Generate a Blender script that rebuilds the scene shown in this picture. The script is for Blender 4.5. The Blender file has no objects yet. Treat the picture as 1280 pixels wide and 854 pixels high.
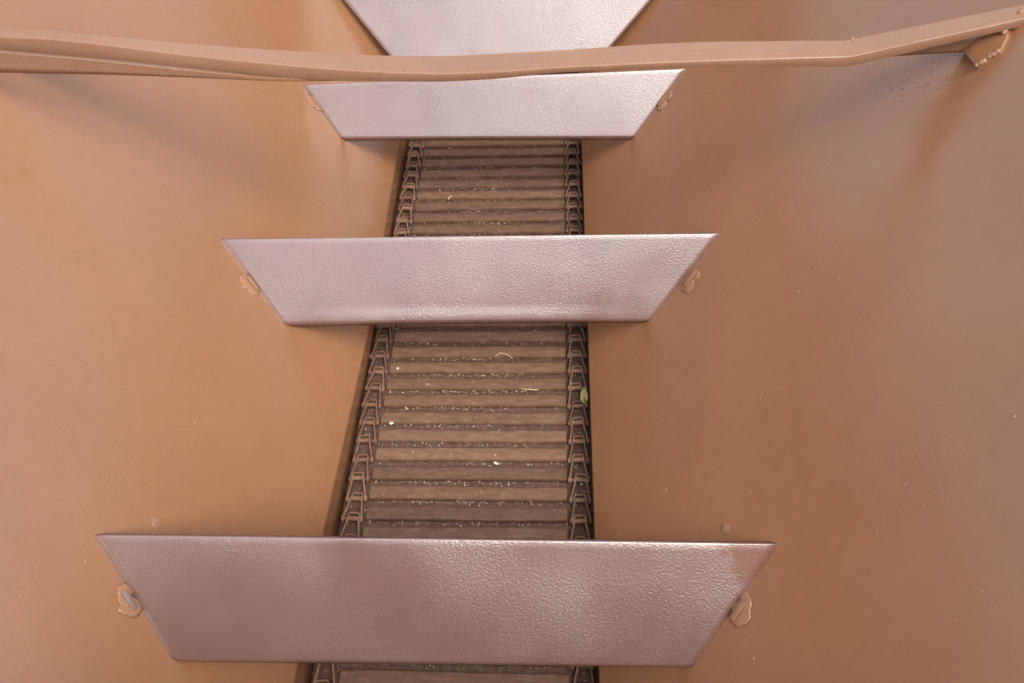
import bpy, bmesh, math, random
from mathutils import Vector, Matrix, noise

random.seed(7)
scene = bpy.context.scene
COL = scene.collection
R = math.radians

# ------------------------------------------------------------------ measured places (metres, z = 0 at the lip of the trough)
SLOPE = 48.0
CAM_AXES = {'right': (0.9983, 0.0337, -0.0477), 'up': (0.0035, 0.7809, 0.6246), 'back': (0.0583, -0.6237, 0.7795)}
BAFFLES = {'b3': [(-1.0122, 0.7277, 0.42), (0.4562, 0.7327, 0.4028), (0.2875, 0.5423, 0.2155), (-0.8479, 0.5273, 0.2376)], 'b2': [(-0.9919, 1.6713, 0.3975), (0.4556, 1.6664, 0.4022), (0.2726, 1.5263, 0.199), (-0.8243, 1.5107, 0.2114)], 'b1': [(-0.9364, 2.543, 0.3358), (0.4451, 2.5038, 0.3905), (0.2791, 2.3808, 0.2061), (-0.8097, 2.4233, 0.1951)], 'b0': [(-1.0628, 3.3196, 0.4763), (0.5396, 3.1697, 0.4955), (0.1916, 2.9647, 0.1763), (-0.6725, 2.9947, 0.1292)]}
WELDS = {'b3': [(-0.935, 0.6141, 0.3343), (0.3775, 0.6197, 0.3154)], 'b2': [(-0.9058, 1.5801, 0.3018), (0.3763, 1.5709, 0.314)], 'b1': [(-0.8927, 2.5027, 0.2873), (0.3727, 2.4347, 0.3101)]}
BAR = [((-1.5034, 1.8467, 0.9864), (-1.4794, 1.7969, 0.9864), (-1.5014, 1.7981, 0.9511)), ((-1.4082, 1.8414, 0.9824), (-1.3859, 1.7919, 0.9824), (-1.409, 1.7931, 0.9427)), ((-1.2794, 1.8266, 0.9764), (-1.2624, 1.7853, 0.9764), (-1.2846, 1.7864, 0.9345)), ((-1.1378, 1.8187, 0.9618), (-1.1229, 1.7778, 0.9618), (-1.1437, 1.7789, 0.9175)), ((-0.9023, 1.82, 0.9304), (-0.8867, 1.7651, 0.9304), (-0.9014, 1.7659, 0.89)), ((-0.6006, 1.8173, 0.9015), (-0.5878, 1.749, 0.9015), (-0.596, 1.7495, 0.8676)), ((-0.438, 1.8134, 0.8917), (-0.4281, 1.7405, 0.8917), (-0.4329, 1.7407, 0.8647)), ((-0.2753, 1.8095, 0.8886), (-0.2688, 1.7319, 0.8886), (-0.2713, 1.732, 0.8663)), ((-0.1335, 1.8015, 0.8964), (-0.1304, 1.7245, 0.8964), (-0.1315, 1.7245, 0.8766)), ((0.0057, 1.79, 0.9084), (0.0054, 1.7172, 0.9084), (0.0054, 1.7172, 0.8932)), ((0.295, 1.7824, 0.9253), (0.2872, 1.7021, 0.9253), (0.289, 1.702, 0.9095)), ((0.5359, 1.7617, 0.9353), (0.5233, 1.6894, 0.9353), (0.5277, 1.6891, 0.9145)), ((0.671, 1.7488, 0.9402), (0.6563, 1.6822, 0.9402), (0.6631, 1.6819, 0.9145)), ((0.6911, 1.7511, 0.9424), (0.6752, 1.6812, 0.9424), (0.682, 1.6809, 0.9178)), ((0.8263, 1.7283, 0.977), (0.8112, 1.6739, 0.977), (0.8205, 1.6734, 0.9493)), ((1.0198, 1.7195, 1.0327), (1.0002, 1.6638, 1.0327), (1.0081, 1.6633, 1.0141))]
REAR_STRIP = [((-1.5331, 1.6736, 1.0366), (-1.5694, 1.6756, 0.984)), ((-1.4077, 1.6829, 1.0142), (-1.4411, 1.6847, 0.9606)), ((-1.3293, 1.6887, 1.0002), (-1.3609, 1.6904, 0.946)), ((-1.0918, 1.696, 0.9648), (-1.1083, 1.6969, 0.9298)), ((-0.876, 1.7144, 0.9201), (-0.8821, 1.7148, 0.9034)), ((-0.6371, 1.7517, 0.8684), (-0.6386, 1.7518, 0.8627)), ((-0.2728, 1.7722, 0.883), (-0.2758, 1.7723, 0.8559)), ((0.2924, 1.7518, 0.9217), (0.2956, 1.7517, 0.894)), ((0.6767, 1.7312, 0.9383), (0.6862, 1.7307, 0.9031)), ((0.8132, 1.7139, 0.9511), (0.8232, 1.7133, 0.9206)), ((0.9188, 1.6982, 0.9655), (0.9304, 1.6976, 0.9345))]
GUSSET = [(0.9316, 1.7085, 0.9308), (0.9376, 1.6234, 0.9374), (0.972, 1.6239, 0.9756), (0.9908, 1.6553, 0.9966), (0.9961, 1.6777, 1.0024), (0.9505, 1.7264, 0.9518)]
FOOT_BEADS = [((0.9372, 1.6272, 0.937), (0.9725, 1.6261, 0.9762)), ((0.986, 1.6646, 0.9912), (1.0202, 1.6922, 1.0292))]
BOLTS = [(-0.9321, 0.8021, 0.331), (0.372, 0.8108, 0.3093)]
PITS = [(0.8916, 1.6887, 0.8864), (0.8228, 1.7309, 0.81)]
# ------------------------------------------------------------------ tuning
WALL_A, WALL_B, WALL_ROUGH, WALL_IOR = (0.274, 0.127, 0.058), (0.304, 0.144, 0.067), 0.25, 1.85
BAF_A, BAF_B, BAF_ROUGH, BAF_IOR, BAF_PEEL = (0.165, 0.090, 0.077), (0.195, 0.107, 0.093), 0.31, 2.65, 0.00105
BAR_A, BAR_B = (0.27, 0.146, 0.086), (0.31, 0.170, 0.102)
LIP_TURN = {'b3': 60, 'b2': 55, 'b1': 48, 'b0': 48}
LIP_LEN = {'b3': 0.02, 'b2': 0.016, 'b1': 0.012, 'b0': 0.014}
SAG = {'b2': 0.004}
WELD_N = {'b3': 5, 'b2': 7, 'b1': 5}
REAR_H = 1.3  # height of the unseen rear panel, set to hold back sky and sun
SUN_AZ, SUN_EL, SUN_E, SUN_ANG, SUN_COL = 146, 58, 1.0, 32, (1.0, 0.92, 0.8)
SKY_STR, SKY_DUST, SKY_SAT, EXPOSURE = 0.15, 4.0, 0.45, 0.9
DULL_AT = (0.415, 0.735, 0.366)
XL, XR = -0.634, 0.0935          # lips of the left and right side sheet
Y0, Y1 = -0.2, 4.3              # ends of the trough
TAN = math.tan(R(SLOPE))
ZTOP = 1.85                      # rim of the side sheets, out of view; raised to block low sky
ZF = -0.146                      # trough bottom
PITCH = 0.0667                   # chain pitch
SLAT0 = 1.0388                   # front edge of one slat


# ------------------------------------------------------------------ helpers
def tag(o, label=None, cat=None, group=None, kind=None):
    if label: o['label'] = label
    if cat: o['category'] = cat
    if group: o['group'] = group
    if kind: o['kind'] = kind
    return o


def empty(name, loc=(0, 0, 0)):
    o = bpy.data.objects.new(name, None)
    o.empty_display_size = 0.05
    COL.objects.link(o)
    o.location = loc
    return o


def link(name, me, mat=None, parent=None, smooth=True, world=True):
    o = bpy.data.objects.new(name, me)
    if mat: me.materials.append(mat)
    if smooth:
        for p in me.polygons: p.use_smooth = True
    COL.objects.link(o)
    if parent is not None:
        o.parent = parent
        if world:                                   # vertices are given in world space
            o.matrix_parent_inverse = Matrix.Translation(parent_world(parent)).inverted()
    return o


def parent_world(p):
    v = Vector(p.location)
    while p.parent is not None:
        if p.matrix_parent_inverse != Matrix.Identity(4):
            return Vector((0, 0, 0)) + Vector(p.location)
        p = p.parent
        v += Vector(p.location)
    return v


def mesh(name, verts, faces):
    me = bpy.data.meshes.new(name)
    me.from_pydata([tuple(v) for v in verts], [], faces)
    me.update()
    return me


def from_bm(name, bm):
    bmesh.ops.recalc_face_normals(bm, faces=bm.faces)
    me = bpy.data.meshes.new(name)
    bm.to_mesh(me)
    bm.free()
    return me


def grid(rows):
    """rows of points (equal length) -> verts, faces"""
    n = len(rows[0])
    v = [p for r in rows for p in r]
    f = [(i * n + j, i * n + j + 1, (i + 1) * n + j + 1, (i + 1) * n + j) for i in range(len(rows) - 1) for j in range(n - 1)]
    return v, f


def auto_smooth(o, ang=35):
    me = o.data
    bm = bmesh.new(); bm.from_mesh(me)
    for e in bm.edges:
        e.smooth = not (len(e.link_faces) == 2 and e.calc_face_angle(0) > R(ang))
    bm.to_mesh(me); bm.free()


def solid(o, t, offset=-1.0, bevel=0.0):
    m = o.modifiers.new('thickness', 'SOLIDIFY'); m.thickness = t; m.offset = offset
    if bevel:
        b = o.modifiers.new('edge', 'BEVEL'); b.width = bevel; b.segments = 2; b.limit_method = 'ANGLE'; b.angle_limit = R(40)
    return o


def box_bm(bm, c, s, rot=None, bevel=0.0):
    g = bmesh.ops.create_cube(bm, size=1.0)
    vs = g['verts']
    for v in vs: v.co = Vector((v.co.x * s[0], v.co.y * s[1], v.co.z * s[2]))
    if bevel:
        es = list({e for v in vs for e in v.link_edges})
        r = bmesh.ops.bevel(bm, geom=es, offset=bevel, segments=2, affect='EDGES', profile=0.6)
        vs = list({v for f in r['faces'] for v in f.verts} | {v for v in vs if v.is_valid})
    for v in vs:
        if rot is not None: v.co = rot @ v.co
        v.co += Vector(c)


def tube_bm(bm, pts, rad, seg=10, wob=0.0):
    pts = [Vector(p) for p in pts]
    rings = []
    for i, p in enumerate(pts):
        d = (pts[min(i + 1, len(pts) - 1)] - pts[max(i - 1, 0)]).normalized()
        a = d.orthogonal().normalized() if abs(d.z) > 0.95 else d.cross(Vector((0, 0, 1))).normalized()
        b = d.cross(a)
        r = rad * (1 + wob * (noise.noise(p * 90) ))
        rings.append([bm.verts.new(p + (a * math.cos(t) + b * math.sin(t)) * r) for t in [2 * math.pi * k / seg for k in range(seg)]])
    for i in range(len(rings) - 1):
        for k in range(seg):
            bm.faces.new((rings[i][k], rings[i][(k + 1) % seg], rings[i + 1][(k + 1) % seg], rings[i + 1][k]))
    bm.faces.new(rings[0][::-1]); bm.faces.new(rings[-1])


# ------------------------------------------------------------------ materials
def nodes(name):
    m = bpy.data.materials.new(name)
    m.use_nodes = True
    nt = m.node_tree
    return m, nt, nt.nodes['Principled BSDF']


def N(nt, kind, **kw):
    n = nt.nodes.new(kind)
    for k, v in kw.items():
        if k in n.inputs: n.inputs[k].default_value = v
        else: setattr(n, k, v)
    return n


def ramp(nt, src, stops):
    r = nt.nodes.new('ShaderNodeValToRGB')
    e = r.color_ramp.elements
    e[0].position, e[0].color = stops[0][0], stops[0][1]
    e[1].position, e[1].color = stops[-1][0], stops[-1][1]
    for p, c in stops[1:-1]:
        x = e.new(p); x.color = c
    nt.links.new(src, r.inputs['Fac'])
    return r


def g(v): return (v, v, v, 1)


def coords(nt, scale=(1, 1, 1)):
    geo = nt.nodes.new('ShaderNodeNewGeometry')
    mp = nt.nodes.new('ShaderNodeMapping')
    mp.inputs['Scale'].default_value = scale
    nt.links.new(geo.outputs['Position'], mp.inputs['Vector'])
    return mp.outputs['Vector']


def paint(name, base, base2, rough, ior, peel_scale, peel, patch, wave, specks=0.0, pscale=6.0, dull=None):
    """brown machine enamel: slight tint drift, orange peel, low waves, small dust specks"""
    m, nt, b = nodes(name)
    L = nt.links.new
    co = coords(nt)
    n1 = N(nt, 'ShaderNodeTexNoise', Scale=2.3, Detail=4.0); L(co, n1.inputs['Vector'])
    c = ramp(nt, n1.outputs['Fac'], [(0.3, base + (1,)), (0.7, base2 + (1,))])
    nm = N(nt, 'ShaderNodeTexNoise', Scale=26.0, Detail=8.0, Roughness=0.7); L(co, nm.inputs['Vector'])
    mo = ramp(nt, nm.outputs['Fac'], [(0.25, g(0.93)), (0.5, g(1.0)), (0.78, g(1.03))])
    mm = N(nt, 'ShaderNodeMix', data_type='RGBA', blend_type='MULTIPLY'); mm.inputs['Factor'].default_value = 1.0
    L(c.outputs['Color'], mm.inputs['A']); L(mo.outputs['Color'], mm.inputs['B'])
    col = mm.outputs['Result']
    if specks:
        vo = N(nt, 'ShaderNodeTexVoronoi', Scale=30.0); L(co, vo.inputs['Vector'])
        sel = N(nt, 'ShaderNodeSeparateColor'); L(vo.outputs['Color'], sel.inputs['Color'])
        near = N(nt, 'ShaderNodeMath', operation='LESS_THAN'); near.inputs[1].default_value = 0.085; L(vo.outputs['Distance'], near.inputs[0])
        few = N(nt, 'ShaderNodeMath', operation='LESS_THAN'); few.inputs[1].default_value = specks; L(sel.outputs['Red'], few.inputs[0])
        mul = N(nt, 'ShaderNodeMath', operation='MULTIPLY'); L(near.outputs[0], mul.inputs[0]); L(few.outputs[0], mul.inputs[1])
        mx = N(nt, 'ShaderNodeMix', data_type='RGBA'); L(mul.outputs[0], mx.inputs['Factor']); L(col, mx.inputs['A'])
        mx.inputs['B'].default_value = (0.5, 0.36, 0.24, 1)
        col = mx.outputs['Result']
    L(col, b.inputs['Base Color'])
    b.inputs['IOR'].default_value = ior
    n2 = N(nt, 'ShaderNodeTexNoise', Scale=5.0, Detail=5.0); L(co, n2.inputs['Vector'])
    rr = ramp(nt, n2.outputs['Fac'], [(0.3, g(rough * 0.8)), (0.7, g(rough * 1.3))])
    L(rr.outputs['Color'], b.inputs['Roughness'])
    if dull:                                         # a browner, less glossy patch with its own ragged outline
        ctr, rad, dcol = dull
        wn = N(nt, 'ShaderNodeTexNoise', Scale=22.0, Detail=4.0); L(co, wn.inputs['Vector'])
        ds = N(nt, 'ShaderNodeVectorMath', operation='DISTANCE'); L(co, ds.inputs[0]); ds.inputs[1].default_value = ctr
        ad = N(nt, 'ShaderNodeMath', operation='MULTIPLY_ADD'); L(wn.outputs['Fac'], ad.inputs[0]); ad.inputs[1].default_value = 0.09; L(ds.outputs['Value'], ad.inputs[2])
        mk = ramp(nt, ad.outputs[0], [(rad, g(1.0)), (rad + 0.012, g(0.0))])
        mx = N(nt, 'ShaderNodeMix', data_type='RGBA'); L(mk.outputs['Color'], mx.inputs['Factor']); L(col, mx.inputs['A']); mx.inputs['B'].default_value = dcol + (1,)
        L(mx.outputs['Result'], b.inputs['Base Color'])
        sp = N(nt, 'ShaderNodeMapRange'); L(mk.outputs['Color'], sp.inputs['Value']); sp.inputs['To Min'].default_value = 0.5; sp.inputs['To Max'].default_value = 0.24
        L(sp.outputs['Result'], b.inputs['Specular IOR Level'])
    # height: orange peel that swells and fades in patches
    pe = N(nt, 'ShaderNodeTexNoise', Scale=peel_scale, Detail=2.0, Roughness=0.55); L(co, pe.inputs['Vector'])
    pa = N(nt, 'ShaderNodeTexNoise', Scale=pscale, Detail=2.0); L(co, pa.inputs['Vector'])
    pr = ramp(nt, pa.outputs['Fac'], [(0.38, g(1 - patch)), (0.62, g(1.0))])
    mu = N(nt, 'ShaderNodeMath', operation='MULTIPLY'); L(pe.outputs['Fac'], mu.inputs[0]); L(pr.outputs['Color'], mu.inputs[1])
    b1 = N(nt, 'ShaderNodeBump', Strength=1.0, Distance=peel); L(mu.outputs[0], b1.inputs['Height'])
    lo = N(nt, 'ShaderNodeTexNoise', Scale=3.2, Detail=1.0); L(co, lo.inputs['Vector'])
    b2 = N(nt, 'ShaderNodeBump', Strength=1.0, Distance=wave); L(lo.outputs['Fac'], b2.inputs['Height'])
    L(b2.outputs['Normal'], b1.inputs['Normal'])
    last = b1
    L(last.outputs['Normal'], b.inputs['Normal'])
    return m


def dusty(name, base, base2, dust, rough, bump, scale=40, yflow=1.0):
    m, nt, b = nodes(name)
    L = nt.links.new
    co = coords(nt, (1, yflow, 1))
    n1 = N(nt, 'ShaderNodeTexNoise', Scale=scale, Detail=6.0, Roughness=0.65); L(co, n1.inputs['Vector'])
    c = ramp(nt, n1.outputs['Fac'], [(0.3, base + (1,)), (0.55, base2 + (1,)), (0.75, dust + (1,))])
    oi = nt.nodes.new('ShaderNodeObjectInfo')
    vr = N(nt, 'ShaderNodeMapRange'); L(oi.outputs['Random'], vr.inputs['Value']); vr.inputs['To Min'].default_value = 0.78; vr.inputs['To Max'].default_value = 1.18
    hv = nt.nodes.new('ShaderNodeHueSaturation'); L(vr.outputs['Result'], hv.inputs['Value']); L(c.outputs['Color'], hv.inputs['Color'])
    L(hv.outputs['Color'], b.inputs['Base Color'])
    b.inputs['Roughness'].default_value = rough
    b.inputs['IOR'].default_value = 1.3
    n2 = N(nt, 'ShaderNodeTexNoise', Scale=scale * 5, Detail=4.0); L(co, n2.inputs['Vector'])
    bp = N(nt, 'ShaderNodeBump', Strength=0.8, Distance=bump); L(n2.outputs['Fac'], bp.inputs['Height'])
    L(bp.outputs['Normal'], b.inputs['Normal'])
    return m


def crumbs_mat(name, cols, rough=0.8):
    m, nt, b = nodes(name)
    geo = nt.nodes.new('ShaderNodeNewGeometry')
    k = len(cols)
    r = ramp(nt, geo.outputs['Random Per Island'], [(i / (k - 1), cols[i] + (1,)) for i in range(k)])
    nt.links.new(r.outputs['Color'], b.inputs['Base Color'])
    b.inputs['Roughness'].default_value = rough
    return m


def plain(name, base, rough, ior=1.45):
    m, nt, b = nodes(name)
    co = coords(nt)
    n1 = N(nt, 'ShaderNodeTexNoise', Scale=120.0, Detail=4.0); nt.links.new(co, n1.inputs['Vector'])
    c = ramp(nt, n1.outputs['Fac'], [(0.3, tuple(x * 0.75 for x in base) + (1,)), (0.7, tuple(min(1, x * 1.15) for x in base) + (1,))])
    nt.links.new(c.outputs['Color'], b.inputs['Base Color'])
    b.inputs['Roughness'].default_value = rough; b.inputs['IOR'].default_value = ior
    return m


M_WALL = paint('brown_enamel_sheet', WALL_A, WALL_B, WALL_ROUGH, WALL_IOR, 160, 0.0004, 0.8, 0.005, specks=0.012)
M_BAFF = paint('brown_enamel_plate', BAF_A, BAF_B, BAF_ROUGH, BAF_IOR, 240, BAF_PEEL, 0.45, 0.002, pscale=4.0)
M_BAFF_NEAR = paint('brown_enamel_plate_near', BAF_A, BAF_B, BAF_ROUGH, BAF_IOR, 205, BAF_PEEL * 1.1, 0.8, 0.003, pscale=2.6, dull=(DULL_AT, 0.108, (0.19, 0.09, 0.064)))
M_BAR = paint('brown_enamel_bar', BAR_A, BAR_B, 0.27, 1.6, 260, 0.0012, 0.5, 0.004)
M_WELD = paint('brown_enamel_weld', (0.30, 0.152, 0.082), (0.34, 0.185, 0.108), 0.28, 1.5, 160, 0.0008, 0.2, 0.003)
M_SLAT = dusty("dusty_slat_steel", (0.13, 0.070, 0.041), (0.185, 0.103, 0.064), (0.25, 0.15, 0.10), 0.6, 0.0016, 26, 3.0)
M_LINK = dusty("dusty_chain_steel", (0.155, 0.084, 0.053), (0.225, 0.127, 0.084), (0.32, 0.2, 0.14), 0.42, 0.001, 60)
M_PAN = dusty('gritty_trough_bottom', (0.075, 0.041, 0.029), (0.12, 0.069, 0.049), (0.2, 0.13, 0.095), 0.85, 0.003, 70)
M_CRUMB = crumbs_mat('crumbs', [(0.07, 0.043, 0.031), (0.11, 0.068, 0.049), (0.16, 0.1, 0.07), (0.19, 0.12, 0.085), (0.24, 0.16, 0.11), (0.28, 0.2, 0.14), (0.36, 0.27, 0.19)])
M_PALE = crumbs_mat('pale_grains', [(0.26, 0.19, 0.12), (0.36, 0.28, 0.19), (0.45, 0.37, 0.27), (0.56, 0.5, 0.4)])
M_SPECK = crumbs_mat('wall_specks', [(0.30, 0.17, 0.1), (0.42, 0.28, 0.18), (0.52, 0.4, 0.28)])
M_FLECK = crumbs_mat('paint_flecks', [(0.12, 0.06, 0.035), (0.2, 0.1, 0.055), (0.27, 0.15, 0.085)], 0.5)
M_CHIP = plain('pale_chip', (0.68, 0.6, 0.52), 0.6)
M_STRAW = plain('straw', (0.6, 0.48, 0.3), 0.6)
M_LEAF = plain('yellowed_leaf', (0.50, 0.42, 0.16), 0.5)
M_FOIL = plain('grey_green_chip', (0.42, 0.46, 0.4), 0.5)

# ------------------------------------------------------------------ the hopper
hop = tag(empty('hopper', (XL, 0, 0)), 'brown painted steel hopper with two smooth sloping sides around the slatted floor', 'hopper')


BOW = [(-0.4, -0.008), (0.95, -0.008), (1.67, 0.013), (2.11, 0.002), (2.64, -0.007), (4.4, -0.007)]


def side(left):
    s = -1 if left else 1
    X = XL if left else XR
    prof = [(X + s * (0.0085 if left else 0.0125), -0.16), (X + s * (0.004 if left else 0.006), -0.07), (X + s * 0.0004, -0.004)]
    for k in range(1, 6):                            # small bend radius at the lip
        a = k / 5
        prof.append((X + s * (0.0004 + 0.0030 * a * a), -0.004 + 0.0075 * a))
    nz = 26
    z0 = prof[-1][1]
    for k in range(1, nz + 1):
        z = z0 + (ZTOP - z0) * k / nz
        prof.append((X + s * z / TAN, z))
    prof += [(X + s * (ZTOP / TAN + 0.05), ZTOP + 0.004), (X + s * (ZTOP / TAN + 0.055), ZTOP - 0.04)]
    rows = []
    ny = 90
    for j in range(ny + 1):
        y = Y0 + (Y1 - Y0) * j / ny
        row = []
        for (x, z) in prof:
            w = 0.0
            if z > 0.02:
                w = 0.0025 * noise.noise(Vector((x * 1.3 + (5 if left else 9), y * 1.1, z * 1.3))) * min(1, (z - 0.02) * 4)
                w += 0.0007 * noise.noise(Vector((x * 5, y * 4, z * 5))) * min(1, (z - 0.02) * 4)
            bow = 0.0
            if left:                                  # the lip of the left sheet is not quite straight
                for (ya, ba), (yb, bb) in zip(BOW[:-1], BOW[1:]):
                    if ya <= y <= yb: bow = ba + (bb - ba) * (y - ya) / (yb - ya)
                bow *= max(0.0, 1 - max(0, z) / 0.22) if z > -0.02 else max(0.0, 1 + (z + 0.02) / 0.14)
            row.append((x + bow - s * w * 0.7, y, z + w * 0.7))
        rows.append(row)
    v, f = grid(rows)
    o = link('side_panel', mesh('side_panel', v, f), M_WALL, hop)
    if (o.data.polygons[20].normal.x > 0) != left: o.data.flip_normals()
    auto_smooth(o, 40)
    solid(o, 0.006, -1.0)
    return o


sl, sr = side(True), side(False)
tag(sl, 'left sloping sheet of the hopper'); tag(sr, 'right sloping sheet of the hopper, dented near the bar end')

mb = bmesh.new(); box_bm(mb, ((XL + XR) / 2, (Y0 + Y1) / 2, ZF - 0.004), (XR - XL + 0.05, Y1 - Y0, 0.014))
link('trough_bottom', from_bm('trough_bottom', mb), M_PAN, hop, smooth=False)


def unseen_end_panel(y, h):
    t = 0.008
    pr = [(XL - 0.012, -0.15), (XL - 0.004, 0.0), (XL - h / TAN, h), (XR + h / TAN, h), (XR + 0.004, 0.0), (XR + 0.012, -0.15)]
    v = [(x, y, z) for x, z in pr] + [(x, y + t, z) for x, z in pr]
    n = len(pr)
    f = [tuple(range(n)), tuple(range(2 * n - 1, n - 1, -1))] + [(i, (i + 1) % n, n + (i + 1) % n, n + i) for i in range(n)]
    bm = bmesh.new(); me = mesh('e', v, f); bm.from_mesh(me)
    return link('unseen_end_panel', from_bm('unseen_end_panel', bm), M_WALL, hop, smooth=False)


unseen_end_panel(Y0 + 0.01, REAR_H)  # unseen rear panel behind the camera, added to darken the near end
unseen_end_panel(Y1 - 0.03, 1.3)


def frame(left):
    s = -1 if left else 1
    ca, sa = math.cos(R(SLOPE)), math.sin(R(SLOPE))
    n = Vector((-s * sa, 0, ca)); e = Vector((s * ca, 0, sa))     # wall normal, up-slope
    return Matrix((e, Vector((0, 1, 0)), n)).transposed()


def blob(bm, c, left, sx, sy, sz, seed, rough=0.5):
    F = frame(left)
    gm = bmesh.ops.create_icosphere(bm, subdivisions=3, radius=1.0)
    for v in gm['verts']:
        k = 1 + rough * noise.noise(v.co * 1.6 + Vector((seed, 0, 0))) + rough * 0.5 * noise.noise(v.co * 4 + Vector((0, seed, 0)))
        p = Vector((v.co.x * sx * k, v.co.y * sy * k, v.co.z * sz * (1 + rough * noise.noise(v.co * 5 + Vector((seed, seed, 0))))))
        v.co = F @ p + Vector(c)


for i, p in enumerate(BOLTS):
    bm = bmesh.new()
    blob(bm, Vector(p), i == 0, 0.013, 0.013, 0.0014, 3 + i, 0.3)
    F = frame(i == 0)
    h = bmesh.ops.create_cone(bm, cap_ends=True, segments=6, radius1=0.0055, radius2=0.0045, depth=0.003)
    for v in h['verts']: v.co = F @ (v.co + Vector((0, 0, 0.0015))) + Vector(p)
    o = link('bolt', from_bm('bolt', bm), M_WELD, hop); auto_smooth(o, 40)
    tag(o, ['painted bolt head left above the nearest plate', 'painted bolt head right above the nearest plate'][i])

# ------------------------------------------------------------------ the cross plates
BAF_LABEL = {
    'b3': 'widest brown plate nearest the viewer, wedged across the hopper in front',
    'b2': 'middle pinkish plate across the hopper with slatted floor showing both above and below it',
    'b1': 'pale lavender plate just under the bent bar, its top edge partly behind the bar',
    'b0': 'palest grey plate at the far end, beyond the bar, cut by the photo edge'}


def baffle(key, seed):
    TL, TR, BR, BL = [Vector(p) for p in BAFFLES[key]]
    root = tag(empty('cross_plate', (TL + TR + BL + BR) / 4), BAF_LABEL[key], 'plate', 'brown plates set across the hopper')
    ends = []
    for T, B_ in ((TL, BL), (TR, BR)):
        d = Vector((T.y - B_.y, T.z - B_.z)); ln = d.length; u = d / ln; n = Vector((-u.y, u.x))
        pts = []
        # return flange behind the top edge
        pts.append(Vector((T.y, T.z)) - n * 0.014)
        for k in range(0, 4):
            a = R(90) * k / 3
            pts.append(Vector((T.y, T.z)) + u * (-0.003 + 0.003 * math.cos(a)) + n * (-0.003 + 0.003 * math.sin(a)))
        for k in range(1, 15):
            t = k / 15
            pts.append(Vector((T.y, T.z)) - u * (ln * t))
        B2 = Vector((B_.y, B_.z))
        r = 0.012
        turn = R(LIP_TURN.get(key, 52))
        # rolled lower edge
        c = B2 - n * r
        for k in range(0, 7):
            a = turn * k / 6
            pts.append(c + n * (r * math.cos(a)) - u * (r * math.sin(a)))
        dirv = -u * math.cos(turn) - n * math.sin(turn)
        pts.append(pts[-1] + dirv * LIP_LEN.get(key, 0.02))
        ends.append(pts)
    cols = 64
    rows = []
    for k in range(len(ends[0])):
        (yl, zl), (yr, zr) = ends[0][k], ends[1][k]
        gap = -0.003
        xa = BL.x + (TL.x - BL.x) * (zl - BL.z) / (TL.z - BL.z) + gap
        xb = BR.x + (TR.x - BR.x) * (zr - BR.z) / (TR.z - BR.z) - gap
        a = Vector((xa, yl, zl)); b = Vector((xb, yr, zr))
        row = []
        for j in range(cols + 1):
            t = j / cols
            p = a.lerp(b, t)
            w = 0.0016 * noise.noise(Vector((p.x * 2.2, p.z * 5 + seed, seed))) + 0.0006 * noise.noise(Vector((p.x * 7, p.z * 9, seed)))
            w *= min(1.0, 10 * t, 10 * (1 - t))
            sag = SAG.get(key, 0.0) * math.sin(math.pi * t) if k >= 18 else 0
            p += Vector((0, -0.7 * w, 0.7 * w + sag))
            row.append(p)
        rows.append(row)
    v, f = grid(rows)
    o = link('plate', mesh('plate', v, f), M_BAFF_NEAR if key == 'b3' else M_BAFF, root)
    # make sure normals face the viewer
    if o.data.polygons[len(o.data.polygons) // 2].normal.y > 0:
        o.data.flip_normals()
    auto_smooth(o, 50)
    solid(o, 0.005, -1.0)
    if key in WELDS:
        for i, p in enumerate(WELDS[key]):
            left = i == 0
            p = Vector(p)
            T, B_ = (TL, BL) if left else (TR, BR)
            along = (T - B_).normalized()
            F = frame(left); n = F.col[2]
            side_ = n.cross(along).normalized()
            if side_.y > 0: side_ = -side_                    # towards the free side under the plate
            bm = bmesh.new()
            for j in range(WELD_N[key] + 2):
                q = p + n * 0.001 + along * random.uniform(-0.024, 0.024) + side_ * random.uniform(-0.006, 0.016)
                blob(bm, q, left, random.uniform(0.013, 0.02), random.uniform(0.013, 0.02), random.uniform(0.0016, 0.0026), seed * 10 + j, 0.3)
            w = link('weld_bead', from_bm('weld_bead', bm), M_WELD, root)
            # the small tab the bead holds, lapping the plate's end
            tb = bmesh.new()
            rot = Matrix((along, side_, n)).transposed()
            box_bm(tb, p + n * 0.006 - side_ * 0.002, (0.046, 0.012, 0.003), rot, 0.001)
            o2 = link('fixing_tab', from_bm('fixing_tab', tb), M_BAFF if key == 'b3' and left else M_WELD, root); auto_smooth(o2)
    return root


for i, k in enumerate(('b3', 'b2', 'b1', 'b0')):
    baffle(k, i + 1.3)

# ------------------------------------------------------------------ the bent bar over the hopper
bar = tag(empty('cross_bar', BAR[7][1]), 'bent brown angle bar spanning the hopper above the far plates, kinked near its right end', 'bar')


def refine(pts, n):
    """Catmull-Rom through the measured sections"""
    out = []
    m = len(pts)
    for i in range(m - 1):
        p0, p1, p2, p3 = pts[max(i - 1, 0)], pts[i], pts[i + 1], pts[min(i + 2, m - 1)]
        for k in range(n):
            t = k / n
            row = []
            for a, b, c, d in zip(p0, p1, p2, p3):
                a, b, c, d = map(Vector, (a, b, c, d))
                row.append(0.5 * ((2 * b) + (c - a) * t + (2 * a - 5 * b + 4 * c - d) * t * t + (3 * b - a - 3 * c + d) * t ** 3))
            out.append(row)
    out.append([Vector(p) for p in pts[-1]])
    return out


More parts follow.
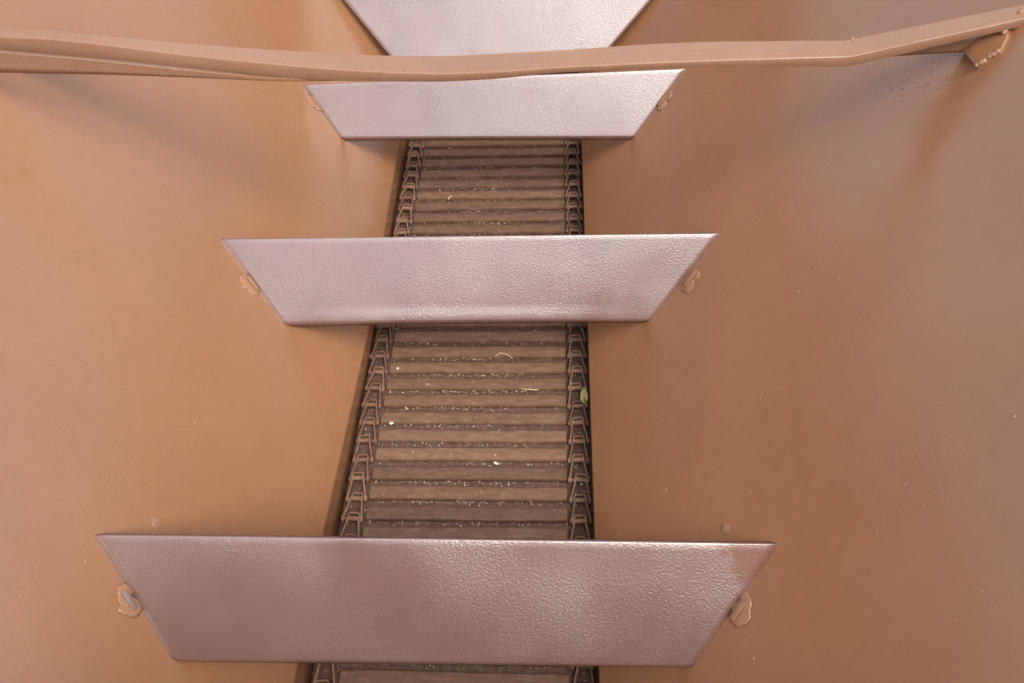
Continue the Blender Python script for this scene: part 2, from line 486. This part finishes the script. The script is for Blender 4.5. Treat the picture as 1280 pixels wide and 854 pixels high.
def bar_rows():
    secs = []
    S = [tuple(Vector(p) for p in s) for s in BAR]
    # run both ends on into the side sheets
    first = tuple(p + (S[0][1] - S[1][1]).normalized() * 0.09 for p in S[0])
    last = tuple(p + (S[-1][1] - S[-2][1]).normalized() * 0.055 for p in S[-1])
    a = refine([first] + S[:12], 5) + [[p.lerp(q, k / 5) for p, q in zip(S[11], S[12])] for k in range(1, 6)]; b = [[p.lerp(q, k / 6) for p, q in zip(S[13], S[15])] for k in range(6)] + [list(S[15]), list(last)]
    rows = []
    for (top, rid, bot) in a + b:
        d1 = (top - rid).normalized(); d2 = (bot - rid).normalized()
        r = 0.0042
        corner = [rid + d1 * r + d2 * 0.0, rid + d1 * r * 0.55 + d2 * r * 0.12, rid + d1 * r * 0.22 + d2 * r * 0.32, rid + d2 * r * 0.75]
        row = [top + d2 * 0.004, top, top.lerp(rid, 0.5), *corner, rid.lerp(bot, 0.6), bot]
        j = 0.0005
        row = [p + Vector((0, noise.noise(p * 23) * j, noise.noise(p * 31) * j)) for p in row]
        rows.append(row)
    return rows


v, f = grid(bar_rows())
o = link('angle_section', mesh('angle_section', v, f), M_BAR, bar)
if o.data.polygons[1].normal.z < 0: o.data.flip_normals()
auto_smooth(o, 50)
solid(o, 0.0065, -1.0, 0.0015)

RS = [tuple(map(Vector, q)) for q in REAR_STRIP]
RS.append(tuple(q + (q - p).normalized() * 0.045 for p, q in zip(RS[-2], RS[-1])))
rs = refine(RS, 4)
rows = []
for (t, b_) in rs:
    rows.append([t + Vector((0, 0.012, 0.0)), t, t.lerp(b_, 0.35), t.lerp(b_, 0.7), b_])
v, f = grid(rows)
o = link('lower_flange', mesh('lower_flange', v, f), M_BAR, bar)
if o.data.polygons[2].normal.y > 0: o.data.flip_normals()
auto_smooth(o, 50)
solid(o, 0.006, -1.0)

# foot plate welded to the right side sheet, with its beads
F = frame(False); n = F.col[2]
G = [Vector(p) for p in GUSSET]
bm = bmesh.new()
hi = [bm.verts.new(p + n * h) for p, h in zip(G, (0.014, 0.008, 0.008, 0.008, 0.008, 0.02))]
lo = [bm.verts.new(p - n * 0.004) for p in G]
bm.faces.new(hi); bm.faces.new(lo[::-1])
for k in range(6): bm.faces.new((lo[k], lo[(k + 1) % 6], hi[(k + 1) % 6], hi[k]))
o = link('gusset', from_bm('gusset', bm), M_WALL, bar, smooth=False)
bv = o.modifiers.new('edge', 'BEVEL'); bv.width = 0.002; bv.segments = 2
for (a, b_) in FOOT_BEADS:
    a, b_ = Vector(a), Vector(b_)
    bm = bmesh.new()
    m_ = 26
    tube_bm(bm, [a.lerp(b_, k / m_) + n * (0.010 + 0.002 * noise.noise(Vector((k * 0.4, a.x * 40, 0)))) + Vector((0, 0.004 * noise.noise(Vector((k * 0.3, 3, a.x * 20))), 0)) for k in range(m_ + 1)], 0.0055, 10, 0.35)
    link('weld_bead', from_bm('weld_bead', bm), M_WELD, bar)
# weld scab where the bar is kinked
bm = bmesh.new()
K = Vector(BAR[13][0])
for j in range(2):
    gm = bmesh.ops.create_icosphere(bm, subdivisions=3, radius=1.0)
    off = Vector((random.uniform(-0.006, 0.006), -0.011 * j + 0.002, -0.0005))
    for vv in gm['verts']:
        k_ = 1 + 0.5 * noise.noise(vv.co * 2 + Vector((j, 0, 0)))
        vv.co = K + off + Vector((vv.co.x * 0.006 * k_, vv.co.y * 0.010 * k_, vv.co.z * 0.0032 * k_))
link('weld_bead', from_bm('weld_bead', bm), M_WELD, bar)

# ------------------------------------------------------------------ the slat conveyor
conv = tag(empty('slat_conveyor', ((XL + XR) / 2, 0.5, ZF)), 'dirty steel slat conveyor with two chains running along the bottom of the hopper', 'conveyor')
SX0, SX1 = -0.566, 0.0225
bm = bmesh.new()


def slat_mesh(i):
    n = 34
    rows = []
    w, h = 0.0465, 0.019
    prof = [(0.003, -0.0005), (0.0, 0.004), (0.0006, 0.0145), (0.0028, 0.0182), (0.010, h), (w * 0.55, 0.0186), (w * 0.85, 0.0175), (w - 0.002, 0.0148), (w, 0.006), (w, -0.0005)]
    sd = i * 3.7
    for k in range(n + 1):
        x = SX0 + (SX1 - SX0) * k / n
        bow = 0.0032 * noise.noise(Vector((x * 3, sd, 0)))
        row = []
        for (y, z) in prof:
            ding = 0.0008 * noise.noise(Vector((x * 25, y * 40, sd)))
            row.append((x, y + bow + ding, ZF + z + 0.0015 * noise.noise(Vector((x * 2.5, sd, 5))) + ding * 0.6))
        rows.append(row)
    v, f = grid(rows)
    a = len(v)
    f.append(tuple(range(len(prof)))[::-1]); f.append(tuple(range(a - len(prof), a)))
    bm = bmesh.new(); me = mesh('s', v, f); bm.from_mesh(me)
    return from_bm('slat', bm)


variants = [slat_mesh(i) for i in range(7)]
K0, K1 = -12, 33
first = {}
for k in range(K0, K1):
    i = (k * 5) % 7
    y = SLAT0 + k * PITCH
    if i not in first:
        o = link('slat', variants[i], M_SLAT, conv); auto_smooth(o, 50); first[i] = o
    else:
        o = first[i].copy(); COL.objects.link(o)
    o.location = (0, y, 0)
    o.rotation_euler = (0, 0, 0)


def link_bm():
    """one link, wide open end towards the viewer (y = 0), narrow closed end at y = PITCH"""
    bm = bmesh.new()
    path = [(-0.0262, -0.017), (-0.0258, 0.004), (-0.0172, 0.050), (-0.0165, 0.0690), (-0.0130, 0.0750),
            (0.0130, 0.0750), (0.0165, 0.0690), (0.0172, 0.050), (0.0258, 0.004), (0.0262, -0.017)]
    t, hz = 0.0054, 0.0115
    P = [Vector((x, y, 0)) for x, y in path]
    rows = []
    for i, p in enumerate(P):
        d = (P[min(i + 1, len(P) - 1)] - P[max(i - 1, 0)]).normalized()
        nn = Vector((-d.y, d.x, 0)) * (t / 2)
        z1 = hz * (0.75 if i in (0, len(P) - 1) else 1.0)
        b = 0.0012
        sec = [(-1, -z1), (1, -z1), (1, z1 - b), (0.55, z1), (-0.55, z1), (-1, z1 - b)]
        rows.append([bm.verts.new(p + nn * a + Vector((0, 0, z))) for a, z in sec])
    m = len(rows[0])
    for i in range(len(rows) - 1):
        for k in range(m):
            bm.faces.new((rows[i][k], rows[i][(k + 1) % m], rows[i + 1][(k + 1) % m], rows[i + 1][k]))
    bm.faces.new(rows[0][::-1]); bm.faces.new(rows[-1])
    # barrel at the narrow end and the pin with its heads at the wide end
    tube_bm(bm, [(-0.0150, 0.0605, 0.0030), (0.0150, 0.0605, 0.0030)], 0.0075, 14)
    tube_bm(bm, [(-0.0305, -0.0045, 0.0), (0.0305, -0.0045, 0.0)], 0.0048, 10)
    tube_bm(bm, [(-0.0322, -0.0045, 0.0), (-0.0282, -0.0045, 0.0)], 0.0088, 12)
    tube_bm(bm, [(0.0282, -0.0045, 0.0), (0.0322, -0.0045, 0.0)], 0.0088, 12)
    return bm


link_me = from_bm('chain_link', link_bm())
proto = None
rnd = random.Random(3)
for cxx, lab in ((-0.6025, 'left chain beside the sloping sheet'), (0.0605, 'right chain, with a leaf caught in it')):
    ch = empty('chain', (0, 0, 0)); ch.parent = conv
    ch.matrix_parent_inverse = Matrix.Translation(conv.location).inverted()
    tag(ch, lab)
    for k in range(K0, K1):
        if proto is None:
            o = link('chain_link', link_me, M_LINK, ch, world=False); auto_smooth(o, 35); proto = o
        else:
            o = proto.copy(); COL.objects.link(o); o.parent = ch
        o.location = (cxx + rnd.uniform(-0.0022, 0.0022), SLAT0 + k * PITCH + 0.004 + rnd.uniform(-0.001, 0.001), ZF + 0.0195 + rnd.uniform(-0.001, 0.001))
        o.rotation_euler = (R(rnd.uniform(-1.5, 5)), R(rnd.uniform(-7, 7)), R(rnd.uniform(-4, 4)))


# ------------------------------------------------------------------ loose dirt
def add_crumb(vs, fs, c, s, flat=0.5):
    b = len(vs)
    a = rnd.uniform(0, 6.28); st = rnd.uniform(0.7, 1.9)
    pts = [(1, 0, 0), (0.2, 0.9, 0), (-0.9, 0.3, 0), (-0.4, -0.9, 0), (0.5, -0.7, 0), (0.1, 0, 1), (0, 0.1, -0.8)]
    ca, sa = math.cos(a), math.sin(a)
    for x, y, z in pts:
        x *= s * st * rnd.uniform(0.7, 1.3); y *= s * rnd.uniform(0.6, 1.2); z *= s * flat
        vs.append((c[0] + x * ca - y * sa, c[1] + x * sa + y * ca, c[2] + z))
    for i in range(5):
        j = (i + 1) % 5
        fs.append((b + i, b + j, b + 5)); fs.append((b + j, b + i, b + 6))


vs, fs = [], []
for _ in range(4200):                                   # grit in the grooves behind and between the slats
    k = rnd.randint(K0, K1 - 1)
    gx = rnd.gauss(0.45, 0.24)
    x = SX0 + (SX1 - SX0) * min(1, max(0, gx)) if rnd.random() < 0.75 else rnd.uniform(SX0, SX1)
    y = SLAT0 + k * PITCH - abs(rnd.gauss(0, 0.006)) - 0.002
    add_crumb(vs, fs, (x, y, ZF + 0.005 + rnd.random() * 0.006), abs(rnd.gauss(0.0017, 0.0009)) + 0.0007, 0.6)
for _ in range(1500):                                   # grit under the chains
    cxx = rnd.choice((-0.6025, 0.0605))
    add_crumb(vs, fs, (cxx + rnd.uniform(-0.034, 0.034), rnd.uniform(0.3, 3.1), ZF + 0.005 + rnd.random() * 0.005), rnd.uniform(0.001, 0.004), 0.6)
for _ in range(420):                                    # a little on top of the slats
    k = rnd.randint(K0, K1 - 1)
    add_crumb(vs, fs, (rnd.uniform(SX0, SX1), SLAT0 + k * PITCH + rnd.uniform(0.004, 0.044), ZF + 0.019), rnd.uniform(0.0006, 0.0018), 0.4)
tag(link('loose_grit', mesh('loose_grit', vs, fs), M_CRUMB, smooth=False), 'dark crumbly grit lying in the grooves between the conveyor slats', 'grit', kind='stuff')

vs, fs = [], []
for _ in range(760):
    k = rnd.choice([1, 2, 3, 4, 5, 5, 6, 6, 7, 7, 8, 8, 9, 1, 0, -1, 10, 18, 20, 22, 24, 19])
    gx = rnd.gauss(0.42, 0.22)
    x = SX0 + (SX1 - SX0) * min(0.98, max(0.02, gx))
    on = rnd.random()
    y = SLAT0 + k * PITCH - abs(rnd.gauss(0, 0.006)) - 0.002 if on < 0.85 else SLAT0 + k * PITCH + rnd.uniform(0.005, 0.045)
    add_crumb(vs, fs, (x, y, ZF + 0.012 if on < 0.85 else ZF + 0.0195), abs(rnd.gauss(0.0011, 0.0008)) + 0.0006, 0.6)
for _ in range(26):
    cxx = rnd.choice((-0.6025, 0.0605, 0.0605))
    add_crumb(vs, fs, (cxx + rnd.uniform(-0.02, 0.033), rnd.uniform(0.9, 2.0), ZF + 0.008), rnd.uniform(0.0015, 0.003), 0.6)
tag(link('spilled_grain', mesh('spilled_grain', vs, fs), M_PALE, smooth=False), 'pale grain and chaff spilled along the grooves of the slatted floor', 'grain', kind='stuff')

vs, fs = [], []
for _ in range(300):                                    # specks stuck to the side sheets
    left = rnd.random() < 0.5
    z = rnd.uniform(0.05, 1.0); y = rnd.uniform(0.2, 2.9)
    x = XL - z / TAN if left else XR + z / TAN
    s_ = abs(rnd.gauss(0.0006, 0.0005)) + 0.0005
    add_crumb(vs, fs, (x + (0.001 if left else -0.001), y, z + 0.001), s_, 0.7)
tag(link('dust_specks', mesh('dust_specks', vs, fs), M_SPECK, smooth=False), 'tiny pale specks of dust and paint stuck on the sloping sides', 'specks', kind='stuff')


vs, fs = [], []
for (px, py, pz) in PITS:                               # rough cluster near the bar's foot
    for _ in range(34):
        dx = rnd.gauss(0, 0.03); dy = rnd.gauss(0, 0.022)
        add_crumb(vs, fs, (px + dx * 0.63 - 0.001, py + dy, pz + dx * 0.63 * TAN + 0.001), rnd.uniform(0.0008, 0.0022), 0.4)
tag(link('paint_flecks', mesh('paint_flecks', vs, fs), M_FLECK, smooth=False), 'dark flecks and pimples in the paint below the right end of the bar', 'flecks', kind='stuff')


def chip(name, loc, size, mat, label, cat, seed, rz=0.0):
    bm = bmesh.new()
    bmesh.ops.create_icosphere(bm, subdivisions=3, radius=1.0)
    rot = Matrix.Rotation(rz, 3, 'Z')
    for v in bm.verts:
        k = 1 + 0.35 * noise.noise(v.co * 1.4 + Vector((seed, 0, 0))) + 0.15 * noise.noise(v.co * 3.5 + Vector((0, seed, 0)))
        v.co = rot @ Vector((v.co.x * size[0] * k, v.co.y * size[1] * k, v.co.z * size[2] * k))
    o = link(name, from_bm(name, bm), mat)
    o.location = loc
    return tag(o, label, cat)


def stalk(name, pts, rad, mat, label, cat):
    bm = bmesh.new()
    o0 = Vector(pts[0])
    tube_bm(bm, [Vector(p) - o0 for p in pts], rad, 7, 0.5)
    o = link(name, from_bm(name, bm), mat); o.location = o0
    return tag(o, label, cat)


ZT = ZF + 0.019
chip('pale_chip', (-0.5315, 1.370, ZF + 0.021), (0.007, 0.005, 0.0035), M_CHIP, 'white chip lying by the left end of a slat, largest pale crumb on the left', 'chip', 2.0, 0.3)
chip('pale_chip', (-0.192, 1.228, ZF + 0.019), (0.008, 0.0045, 0.0035), M_CHIP, 'white oval chip lying in a groove right of the middle of the slatted floor', 'chip', 5.0, -0.5)
chip('pale_chip', (-0.5385, 1.587, ZF + 0.021), (0.005, 0.0045, 0.003), M_CHIP, 'small white chip beside the left chain, just below the middle plate', 'chip', 8.0, 0.1)
chip('grey_chip', (0.0625, 1.185, ZF + 0.012), (0.012, 0.008, 0.004), M_FOIL, 'grey green chip lodged inside a link of the right chain', 'chip', 11.0, 0.2)
chip('pale_chip', (0.066, 1.160, ZF + 0.016), (0.0038, 0.0035, 0.003), M_CHIP, 'tiny white bead in the right chain, just below the grey green chip', 'chip', 12.0, 0.2)
stalk('straw', [(-0.124, 1.507, ZT), (-0.108, 1.500, ZT + 0.002), (-0.094, 1.503, ZT), (-0.078, 1.499, ZT + 0.001), (-0.066, 1.502, ZT)], 0.0017, M_STRAW, 'pale straw lying flat along a groove on the right half of the slats', 'straw')
stalk('straw', [(-0.215, 1.635, ZT), (-0.197, 1.648, ZT + 0.006), (-0.175, 1.645, ZT + 0.003), (-0.162, 1.634, ZT + 0.004), (-0.155, 1.628, ZT)], 0.0016, M_STRAW, 'curled straw on a slat close below the middle plate', 'straw')
stalk('straw', [(-0.522, 1.136, ZT - 0.004), (-0.505, 1.128, ZT - 0.002), (-0.492, 1.124, ZT - 0.003)], 0.0022, M_STRAW, 'short yellowish straw near the left chain, not far above the nearest plate', 'straw')
stalk('straw', [(-0.44, 2.430, ZT), (-0.432, 2.444, ZT + 0.002), (-0.427, 2.452, ZT)], 0.0022, M_STRAW, 'short straw bit on the far slats below the pale plate, left half', 'straw')

# the leaf caught between right chain and side sheet
prof = [(0.0, 0.001), (0.010, 0.011), (0.022, 0.0125), (0.036, 0.009), (0.048, 0.005), (0.060, 0.0008)]
rows = []
for (t, w) in prof:
    curl = 0.010 * math.sin(t * 40)
    rows.append([Vector((-w, t, 0.006 + curl)), Vector((-w * 0.5, t, 0.001 + curl)), Vector((0, t, -0.002 + curl)), Vector((w * 0.5, t, 0.001 + curl)), Vector((w, t, 0.007 + curl))])
v, f = grid(rows)
lf = link('leaf', mesh('leaf', v, f), M_LEAF)
lf.location = (0.083, 1.440, ZF + 0.026); lf.rotation_euler = (0.12, -0.25, -0.06)
solid(lf, 0.0008)
tag(lf, 'yellow green leaf caught between the right chain and the side of the hopper', 'leaf')

# ------------------------------------------------------------------ light
w = bpy.data.worlds.new('World'); scene.world = w; w.use_nodes = True
nt = w.node_tree
sky = nt.nodes.new('ShaderNodeTexSky'); sky.sky_type = 'NISHITA'; sky.sun_disc = False
sky.sun_elevation = R(SUN_EL); sky.sun_rotation = R(SUN_AZ)
sky.air_density = 1.0; sky.dust_density = SKY_DUST; sky.ozone_density = 1.0
bg = nt.nodes['Background']; bg.inputs['Strength'].default_value = SKY_STR
hs = nt.nodes.new('ShaderNodeHueSaturation'); hs.inputs['Saturation'].default_value = SKY_SAT   # thin overcast
nt.links.new(sky.outputs['Color'], hs.inputs['Color']); nt.links.new(hs.outputs['Color'], bg.inputs['Color'])
sun = bpy.data.lights.new('sun', 'SUN'); sun.energy = SUN_E; sun.angle = R(SUN_ANG); sun.color = SUN_COL
so = bpy.data.objects.new('sun', sun); COL.objects.link(so)
a, e = R(SUN_AZ), R(SUN_EL)
so.rotation_euler = Vector((math.cos(e) * math.sin(a), math.cos(e) * math.cos(a), math.sin(e))).to_track_quat('Z', 'Y').to_euler()
so.location = (0, 0, 6)

# ------------------------------------------------------------------ camera
cam = bpy.data.cameras.new('camera'); cam.sensor_width = 36.0; cam.lens = 28.125; cam.clip_end = 200; cam.clip_start = 0.02
co = bpy.data.objects.new('camera', cam); COL.objects.link(co)
m3 = Matrix((CAM_AXES['right'], CAM_AXES['up'], CAM_AXES['back'])).transposed()
co.matrix_world = Matrix.Translation((0, 0, 2.0)) @ m3.to_4x4()
scene.camera = co
vs_ = scene.view_settings
vs_.view_transform = 'Standard'; vs_.look = 'None'; vs_.exposure = EXPOSURE; vs_.gamma = 1.0; vs_.use_curve_mapping = False
